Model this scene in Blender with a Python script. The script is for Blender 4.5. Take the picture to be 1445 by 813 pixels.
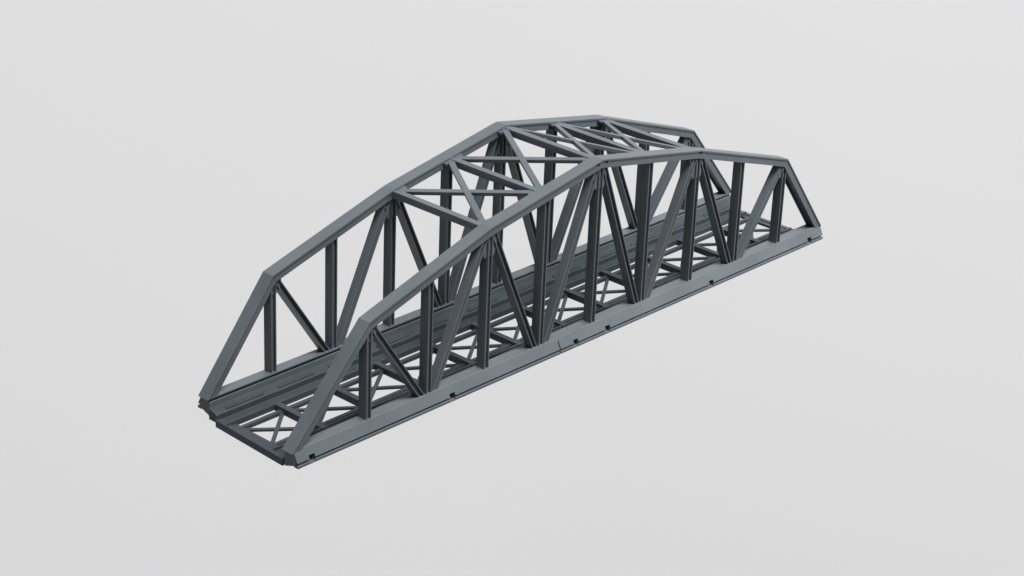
import bpy, bmesh, math
from mathutils import Vector, Matrix

S = bpy.context.scene
for o in list(bpy.data.objects):
    bpy.data.objects.remove(o)
MM = 0.001
LIFT = 0.0

# ------------------------------------------------------------------ camera
cam_d = bpy.data.cameras.new("camera")
cam = bpy.data.objects.new("camera", cam_d)
S.collection.objects.link(cam)
rt = Vector((0.68420241, -0.72833118, 0.03742683)).normalized()
fw = Vector((0.67605308, 0.61417111, -0.40711924)).normalized()
up = rt.cross(fw).normalized()
M = Matrix((rt, up, -fw)).transposed().to_4x4()
M.translation = Vector((-711.12, -596.50, 428.62)) * MM
cam.matrix_world = M
cam_d.sensor_width = 36
cam_d.lens = 36 * 3075.24 / 1445
cam_d.clip_start = 0.02
cam_d.clip_end = 50
S.camera = cam

# ------------------------------------------------------------------ world: even light of a white studio tent
W = bpy.data.worlds.new("World")
S.world = W
W.use_nodes = True
bg = W.node_tree.nodes["Background"]
bg.inputs["Color"].default_value = (0.96, 0.98, 1.0, 1)
bg.inputs["Strength"].default_value = 0.15

S.view_settings.view_transform = 'Standard'
S.view_settings.look = 'None'
S.view_settings.exposure = 0
S.view_settings.gamma = 1
S.view_settings.use_curve_mapping = False
S.render.engine = 'CYCLES'
S.render.resolution_x = 1024
S.render.resolution_y = 576

# ------------------------------------------------------------------ studio lamps
def area(name, loc, target, size, power, col=(1, 1, 1)):
    d = bpy.data.lights.new(name, 'AREA')
    d.shape = 'RECTANGLE'
    d.size, d.size_y = size
    d.energy = power
    d.color = col
    o = bpy.data.objects.new(name, d)
    S.collection.objects.link(o)
    o.location = Vector(loc)
    o.rotation_euler = (Vector(target) - Vector(loc)).to_track_quat('-Z', 'Y').to_euler()
    return o

area("overhead_softbox", (0.1, -3.7, 9.3), (0, 0.03, 0), (3.4, 3.4), 2260, (1, 0.995, 0.985))
fb = area("front_softbox", (0.34, -0.36, 0.42), (0.15, 0.0, 0.02), (0.2, 0.2), 0.75, (1, 0.995, 0.985))
area("side_fill", (-1.85, -0.25, 0.15), (0.0, 0.03, 0.03), (0.9, 0.9), 8, (1, 1, 1))  # fill lamp added to lift the left-facing faces
fb.data.spread = math.radians(75)      # beam narrowed so its added light stays off the backdrop

# ------------------------------------------------------------------ materials
def plastic(name, lo, hi):
    m = bpy.data.materials.new(name)
    m.use_nodes = True
    nt = m.node_tree
    N, L = nt.nodes, nt.links
    b = N["Principled BSDF"]
    tc = N.new("ShaderNodeTexCoord")
    n1 = N.new("ShaderNodeTexNoise")
    n1.inputs["Scale"].default_value = 38
    n1.inputs["Detail"].default_value = 5
    n2 = N.new("ShaderNodeTexNoise")
    n2.inputs["Scale"].default_value = 900
    n2.inputs["Detail"].default_value = 3
    L.new(tc.outputs["Object"], n1.inputs["Vector"])
    L.new(tc.outputs["Object"], n2.inputs["Vector"])
    cr = N.new("ShaderNodeValToRGB")
    cr.color_ramp.elements[0].position = 0.15
    cr.color_ramp.elements[0].color = lo
    cr.color_ramp.elements[1].position = 0.70
    cr.color_ramp.elements[1].color = hi
    L.new(n1.outputs["Fac"], cr.inputs["Fac"])
    L.new(cr.outputs["Color"], b.inputs["Base Color"])
    mr = N.new("ShaderNodeMapRange")
    mr.inputs["To Min"].default_value = 0.38
    mr.inputs["To Max"].default_value = 0.55
    L.new(n1.outputs["Fac"], mr.inputs["Value"])
    L.new(mr.outputs["Result"], b.inputs["Roughness"])
    bp = N.new("ShaderNodeBump")
    bp.inputs["Strength"].default_value = 0.12
    bp.inputs["Distance"].default_value = 0.0002
    L.new(n2.outputs["Fac"], bp.inputs["Height"])
    L.new(bp.outputs["Normal"], b.inputs["Normal"])
    return m

def plain(name, col, rough, bump=0.0):
    m = bpy.data.materials.new(name)
    m.use_nodes = True
    nt = m.node_tree
    N, L = nt.nodes, nt.links
    b = N["Principled BSDF"]
    b.inputs["Roughness"].default_value = rough
    b.inputs["Specular IOR Level"].default_value = 0.15
    tc = N.new("ShaderNodeTexCoord")
    n = N.new("ShaderNodeTexNoise")
    n.inputs["Scale"].default_value = 2.0
    L.new(tc.outputs["Object"], n.inputs["Vector"])
    cr = N.new("ShaderNodeValToRGB")
    cr.color_ramp.elements[0].color = tuple(c * 0.99 for c in col) + (1,)
    cr.color_ramp.elements[1].color = tuple(min(1, c * 1.01) for c in col) + (1,)
    L.new(n.outputs["Fac"], cr.inputs["Fac"])
    L.new(cr.outputs["Color"], b.inputs["Base Color"])
    return m

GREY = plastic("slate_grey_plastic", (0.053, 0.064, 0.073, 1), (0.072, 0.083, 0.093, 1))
DECK = plastic("shaded_deck_plastic", (0.017, 0.023, 0.029, 1), (0.027, 0.034, 0.041, 1))  # shade inside the deck put into the colour, darker than the trusses
PAPER = plain("pale_grey_paper", (0.485, 0.485, 0.495), 0.9)

# ------------------------------------------------------------------ builders (millimetres in, metres out)
def new_obj(name, bm, mat, parent=None, bevel=0.22, label=None):
    bmesh.ops.recalc_face_normals(bm, faces=bm.faces[:])
    bmesh.ops.scale(bm, vec=(MM, MM, MM), verts=bm.verts[:])
    me = bpy.data.meshes.new(name)
    bm.to_mesh(me)
    bm.free()
    me.materials.append(mat)
    o = bpy.data.objects.new(name, me)
    S.collection.objects.link(o)
    if parent:
        o.parent = parent
    if bevel:
        md = o.modifiers.new("bevel", 'BEVEL')
        md.width = bevel * MM
        md.segments = 2
        md.limit_method = 'ANGLE'
        md.angle_limit = math.radians(35)
        md.harden_normals = False
    if label:
        o["label"] = label
    return o

def box(bm, x0, x1, y0, y1, z0, z1):
    v = [bm.verts.new((x, y, z)) for x in (x0, x1) for y in (y0, y1) for z in (z0, z1)]
    for f in ((0, 1, 3, 2), (4, 6, 7, 5), (0, 4, 5, 1), (2, 3, 7, 6), (0, 2, 6, 4), (1, 5, 7, 3)):
        bm.faces.new([v[i] for i in f])

def sweep(bm, rings):
    rs = [[bm.verts.new(p) for p in r] for r in rings]
    n = len(rs[0])
    for a, b in zip(rs, rs[1:]):
        for i in range(n):
            j = (i + 1) % n
            bm.faces.new((a[i], a[j], b[j], b[i]))
    bm.faces.new(rs[0])
    bm.faces.new(list(reversed(rs[-1])))

def prism(bm, p0, p1, prof, side=(0, 1, 0)):
    """profile (s, n): s along `side`, n along the normal of member and side"""
    p0, p1 = Vector(p0), Vector(p1)
    d = (p1 - p0).normalized()
    s = Vector(side)
    s = (s - d * s.dot(d)).normalized()
    n = d.cross(s)
    if n.z < 0 or (abs(n.z) < 1e-6 and n.x < 0):
        n = -n
    sweep(bm, [[p + s * a + n * b for a, b in prof] for p in (p0, p1)])

def carve(o, bm):
    """subtract the boxes in bm (mm) from o for good"""
    cut = new_obj("cutter", bm, GREY, None, 0)
    bev = o.modifiers.get("bevel")
    w = bev.width
    o.modifiers.clear()
    md = o.modifiers.new("cut", 'BOOLEAN')
    md.operation = 'DIFFERENCE'
    md.solver = 'EXACT'
    md.object = cut
    dg = bpy.context.evaluated_depsgraph_get()
    me = bpy.data.meshes.new_from_object(o.evaluated_get(dg))
    o.modifiers.clear()
    o.data = me
    me.name = o.name
    bpy.data.objects.remove(cut)
    md = o.modifiers.new("bevel", 'BEVEL')
    md.width, md.segments, md.limit_method, md.angle_limit = w, 2, 'ANGLE', math.radians(35)

def rect(w, h, c=0.0):
    return [(-w / 2, c - h / 2), (w / 2, c - h / 2), (w / 2, c + h / 2), (-w / 2, c + h / 2)]

def hsec(w, h, t=0.6, r=1.2):
    """two broad flanges (w across the truss) h apart, with the web recessed r on both side faces"""
    a, b = w / 2, h / 2
    return [(-a, -b), (a, -b), (a, -b + t), (a - r, -b + t), (a - r, b - t), (a, b - t),
            (a, b), (-a, b), (-a, b - t), (-a + r, b - t), (-a + r, -b + t), (-a, -b + t)]

P = 36.0                      # panel length
WID = 60.5                    # distance between the two trusses
H = {0: 0.6, 1: 44.0, 3: 66.4, 5: 79.7, 7: 66.4, 9: 44.0, 10: 0.6}
def X(i):
    if i == 0: return -179.2
    if i == 10: return 179.2
    return P * (i - 5)
HN = dict(H)                  # moulding tolerances: the two sides differ by a millimetre or so
HF = dict(H); HF[1] = 45.3; HF[9] = 42.6
FEET = {False: (-184.3, 177.6), True: (-179.0, 180.0)}
NODES = [0, 1, 3, 5, 7, 9, 10]
def chord_z(i, y0=0):
    H = HF if y0 else HN
    if i in H: return H[i]
    return (H[i - 1] + H[i + 1]) / 2

# chord section: broad cover plate over a narrower box, open-looking underside
CH = [(-2.9, -2.2), (-1.9, -2.2), (-1.9, -1.3), (1.9, -1.3), (1.9, -2.2), (2.9, -2.2),
      (2.9, 1.1), (3.3, 1.1), (3.3, 1.9), (-3.3, 1.9), (-3.3, 1.1), (-2.9, 1.1)]

def chord_ring(k, y0):
    """mitred ring of the chord section at node number k of NODES"""
    H = HF if y0 else HN
    def X(i):
        if i in (0, 10):
            return FEET[bool(y0)][i // 10]
        return P * (i - 5)
    p = Vector((X(NODES[k]), y0, H[NODES[k]]))
    def dirv(a, b):
        return (Vector((X(NODES[b]), 0, H[NODES[b]])) - Vector((X(NODES[a]), 0, H[NODES[a]]))).normalized()
    if k == 0:
        d = dirv(0, 1); n = Vector((-d.z, 0, d.x))
        # cut level with the sill
        out = []
        for a, b in CH:
            q = p + n * b
            t = (-0.6 - q.z) / d.z
            out.append(q + d * t + Vector((0, a, 0)))
        return out
    if k == len(NODES) - 1:
        d = dirv(k - 1, k); n = Vector((-d.z, 0, d.x))
        out = []
        for a, b in CH:
            q = p + n * b
            t = (-0.6 - q.z) / d.z
            out.append(q + d * t + Vector((0, a, 0)))
        return out
    d1, d2 = dirv(k - 1, k), dirv(k, k + 1)
    n1, n2 = Vector((-d1.z, 0, d1.x)), Vector((-d2.z, 0, d2.x))
    m = (n1 + n2).normalized()
    f = 1 / m.dot(n1)
    return [p + m * (b * f) + Vector((0, a, 0)) for a, b in CH]

# ------------------------------------------------------------------ backdrop
bm = bmesh.new()
c = Vector((0, 30, 30)) + fw * 1300
r2, u2 = rt * 4000, up * 4000
nn = 12
g = [[bm.verts.new(c + r2 * (2 * i / nn - 1) + u2 * (2 * j / nn - 1)) for j in range(nn + 1)] for i in range(nn + 1)]
for i in range(nn):
    for j in range(nn):
        bm.faces.new((g[i][j], g[i + 1][j], g[i + 1][j + 1], g[i][j + 1]))
bd = new_obj("backdrop", bm, PAPER, bevel=0)
bd["kind"] = "structure"

# ------------------------------------------------------------------ the bridge
bridge = bpy.data.objects.new("truss_bridge", None)
S.collection.objects.link(bridge)
bridge["label"] = "slate grey plastic model railway bridge with two arched trusses and open lattice deck"
bridge["category"] = "model bridge"
bridge.empty_display_size = 0.05

def truss(y0, out):
    """out = -1 for the truss whose outside faces -y, +1 for the other"""
    # bottom chord: sloped outer skirt, lip along the foot, ledge and tray on the inner side
    def pr(t, z):            # t measured towards the outside
        return (out * t, z)
    prof = [pr(2.5, 0.0), pr(5.0, -5.0), pr(3.7, -5.2), pr(3.7, -5.9), pr(5.2, -6.1), pr(5.2, -7.3),
            pr(2.9, -7.3), pr(2.4, -6.9), pr(-2.4, -8.6), pr(-2.9, -8.6), pr(-2.9, -2.1), pr(-1.5, -1.9), pr(-1.5, -0.8), pr(-3.0, -0.7), pr(-3.0, 0.0)]
    bm = bmesh.new()
    ends = (-186.3, 180.5) if out < 0 else (-181.0, 182.5)
    sweep(bm, [[Vector((x, y0 + a, b)) for a, b in prof] for x in ends])
    bc = new_obj("bottom_chord", bm, GREY, bridge, 0.2)
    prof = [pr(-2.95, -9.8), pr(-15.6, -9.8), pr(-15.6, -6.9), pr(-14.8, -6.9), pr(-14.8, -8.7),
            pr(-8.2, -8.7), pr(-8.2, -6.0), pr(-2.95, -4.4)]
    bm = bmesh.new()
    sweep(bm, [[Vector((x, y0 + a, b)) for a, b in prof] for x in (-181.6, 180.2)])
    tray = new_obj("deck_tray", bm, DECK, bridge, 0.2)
    # raised rib along the tray, broken at every cross beam
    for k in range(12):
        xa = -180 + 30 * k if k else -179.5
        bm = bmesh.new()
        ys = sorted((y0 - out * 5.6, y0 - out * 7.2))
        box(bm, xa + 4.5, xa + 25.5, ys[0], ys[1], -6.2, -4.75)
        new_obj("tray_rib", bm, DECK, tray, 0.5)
    # sockets and the joint line sunk into the outer skirt
    bm = bmesh.new()
    for x in (-178, -95.5, -14, 8.5, 87, 169):
        ys = sorted((y0 + out * 2.0, y0 + out * 6.0))
        box(bm, x - 1.6, x + 1.6, ys[0], ys[1], -6.7, -3.6)
    ys = sorted((y0 + out * 3.0, y0 + out * 6.0))
    box(bm, -25.3, -24.7, ys[0], ys[1], -9, -1.5)
    carve(bc, bm)
    # end posts and arched top chord
    for a, b in ((0, 1), (5, 6)):
        bm = bmesh.new()
        sweep(bm, [chord_ring(a, y0), chord_ring(b, y0)])
        new_obj("end_post", bm, GREY, bridge, 0.38)
    bm = bmesh.new()
    sweep(bm, [chord_ring(k, y0) for k in range(1, 6)])
    tc = new_obj("top_chord", bm, GREY, bridge, 0.38)
    # pin holes at the joints of the arch
    bm = bmesh.new()
    for x in (-3.2, 2.4, 72.0):
        z = 79.7 - abs(x) * 13.3 / 72
        box(bm, x - 1.0, x + 1.0, y0 - 3.8, y0 - 2.3, z - 0.3, z + 1.3)
    carve(tc, bm)
    # posts
    for i in range(1, 10):
        bm = bmesh.new()
        x = X(i)
        prism(bm, (x, y0, -1.5 if i % 2 else -0.9), (x, y0, chord_z(i, y0) - 1.6), hsec(5.0, 3.0))
        new_obj("vertical_post", bm, GREY, bridge, 0.15)
    # diagonals
    for i, j in ((1, 2), (3, 2), (3, 4), (5, 4), (5, 6), (7, 6), (7, 8), (9, 8)):
        bm = bmesh.new()
        s = 1 if j > i else -1
        a = Vector((X(i) + s * 2.6, y0, chord_z(i, y0) - 2.4))
        b = Vector((X(j) - s * 3.4, y0, -1.2))
        prism(bm, a, b, hsec(4.6, 3.0, 0.6, 1.1))
        new_obj("diagonal", bm, GREY, bridge, 0.15)
    # gusset plates
    for i in (1, 3, 5, 7, 9):
        bm = bmesh.new()
        x, z = X(i), (HF if y0 else HN)[i]
        for sgn in (-1, 1):
            ya, yb = sorted((y0 + sgn * 1.0, y0 + sgn * 1.7))
            w = 4.8 if i in (1, 9) else 6.2
            pts = [(x - w, z - 1.8), (x + w, z - 1.8), (x + w * 0.75, z - 6.5), (x + 3.2, z - 12.5), (x - 3.2, z - 12.5), (x - w * 0.75, z - 6.5)]
            if i in (1, 9):
                sg = 1 if i == 1 else -1
                pts = [(x - sg * 3.0, z - 3.0), (x + sg * 5, z - 0.2), (x + sg * 5.2, z - 4.5), (x + sg * 2, z - 8.5), (x - sg * 2.4, z - 8.5)]
            sweep(bm, [[Vector((px, yy, pz)) for px, pz in pts] for yy in (ya, yb)])
        new_obj("gusset_plate", bm, GREY, tc, 0.1)
    return bc, tc

truss(0.0, -1)
truss(WID, 1)

# ---- deck: cross beams, two stringers and the flat lattice between them
YA, YB = 15.0, WID - 15.0
SA, SB = 19.6, WID - 19.6
BX = [-180, -153.5, -124.5, -94, -62, -31, 0, 31, 62, 93, 123, 152, 179]
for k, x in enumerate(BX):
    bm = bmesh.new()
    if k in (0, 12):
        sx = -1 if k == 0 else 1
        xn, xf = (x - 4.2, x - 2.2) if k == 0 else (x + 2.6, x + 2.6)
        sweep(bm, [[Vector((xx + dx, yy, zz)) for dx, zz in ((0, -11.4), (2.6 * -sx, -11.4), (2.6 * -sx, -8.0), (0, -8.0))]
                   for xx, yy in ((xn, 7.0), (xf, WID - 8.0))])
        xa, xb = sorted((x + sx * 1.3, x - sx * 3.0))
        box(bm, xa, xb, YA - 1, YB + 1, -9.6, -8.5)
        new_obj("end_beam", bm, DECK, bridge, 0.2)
    else:
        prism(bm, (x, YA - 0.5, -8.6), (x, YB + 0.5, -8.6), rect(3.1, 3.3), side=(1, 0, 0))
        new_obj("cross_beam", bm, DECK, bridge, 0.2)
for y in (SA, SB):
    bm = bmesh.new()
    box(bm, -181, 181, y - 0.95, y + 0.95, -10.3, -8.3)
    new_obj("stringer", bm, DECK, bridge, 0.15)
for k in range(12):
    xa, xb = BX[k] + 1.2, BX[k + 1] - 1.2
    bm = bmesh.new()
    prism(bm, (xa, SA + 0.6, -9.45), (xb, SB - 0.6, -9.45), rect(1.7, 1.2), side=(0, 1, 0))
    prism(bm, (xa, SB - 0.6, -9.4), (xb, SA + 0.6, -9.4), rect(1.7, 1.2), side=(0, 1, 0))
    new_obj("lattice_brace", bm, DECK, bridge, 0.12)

# ---- top bracing between the arches
I0, I1 = 2.6, WID - 2.6
for i in (3, 4, 5, 6, 7):
    bm = bmesh.new()
    z = chord_z(i) + 0.3
    prism(bm, (X(i), I0, z), (X(i), I1, z), [(-1.8, -2.5), (1.8, -2.5), (1.8, 0.9), (-1.8, 0.9)], side=(1, 0, 0))
    st = new_obj("top_strut", bm, GREY, bridge, 0.2)
    # haunch plates where the strut and braces meet the chords
    for yy, q in ((2.4, 1), (WID - 2.4, -1)):
        bm = bmesh.new()
        xs = ([-5.5, 0] if i > 3 else [0]) + ([5.5] if i < 7 else [])
        def zz(dx):
            j = i + (1 if dx > 0 else -1)
            return chord_z(i) + (chord_z(j) - chord_z(i)) * abs(dx) / P if dx else chord_z(i)
        inner = {-5.5: 2.2, 0: 6.5, 5.5: 2.2}
        poly = [(X(i) + dx, yy, zz(dx) + 0.95) for dx in xs] + [(X(i) + dx, yy + q * inner[dx], zz(dx) + 0.95) for dx in reversed(xs)]
        top = [bm.verts.new(p) for p in poly]
        bot = [bm.verts.new((p[0], p[1], p[2] - 1.0)) for p in poly]
        n = len(top)
        m = len(xs)
        for a in range(m - 1):
            bm.faces.new((top[a], top[a + 1], top[n - 2 - a], top[n - 1 - a]))
            bm.faces.new((bot[a], bot[n - 1 - a], bot[n - 2 - a], bot[a + 1]))
        for a in range(n):
            b = (a + 1) % n
            bm.faces.new((top[a], bot[a], bot[b], top[b]))
        new_obj("haunch_plate", bm, GREY, st, 0.1)
for i in (3, 4, 5, 6):
    za, zb = chord_z(i) + 0.3, chord_z(i + 1) + 0.3
    xa, xb = X(i) + 1.0, X(i + 1) - 1.0
    sl = Vector((xb - xa, 0, zb - za)).normalized()
    bm = bmesh.new()
    prism(bm, (xa, I0, za), (xb, I1, zb), rect(2.8, 1.8, -0.2), side=Vector((0, 1, 0)).cross(Vector((xb - xa, I1 - I0, zb - za))).cross(Vector((xb - xa, I1 - I0, zb - za))))
    new_obj("wind_brace", bm, GREY, bridge, 0.12)
    bm = bmesh.new()
    prism(bm, (xa, I1, za), (xb, I0, zb), rect(2.8, 1.8, -0.27), side=Vector((0, 1, 0)).cross(Vector((xb - xa, I0 - I1, zb - za))).cross(Vector((xb - xa, I0 - I1, zb - za))))
    new_obj("wind_brace", bm, GREY, bridge, 0.12)
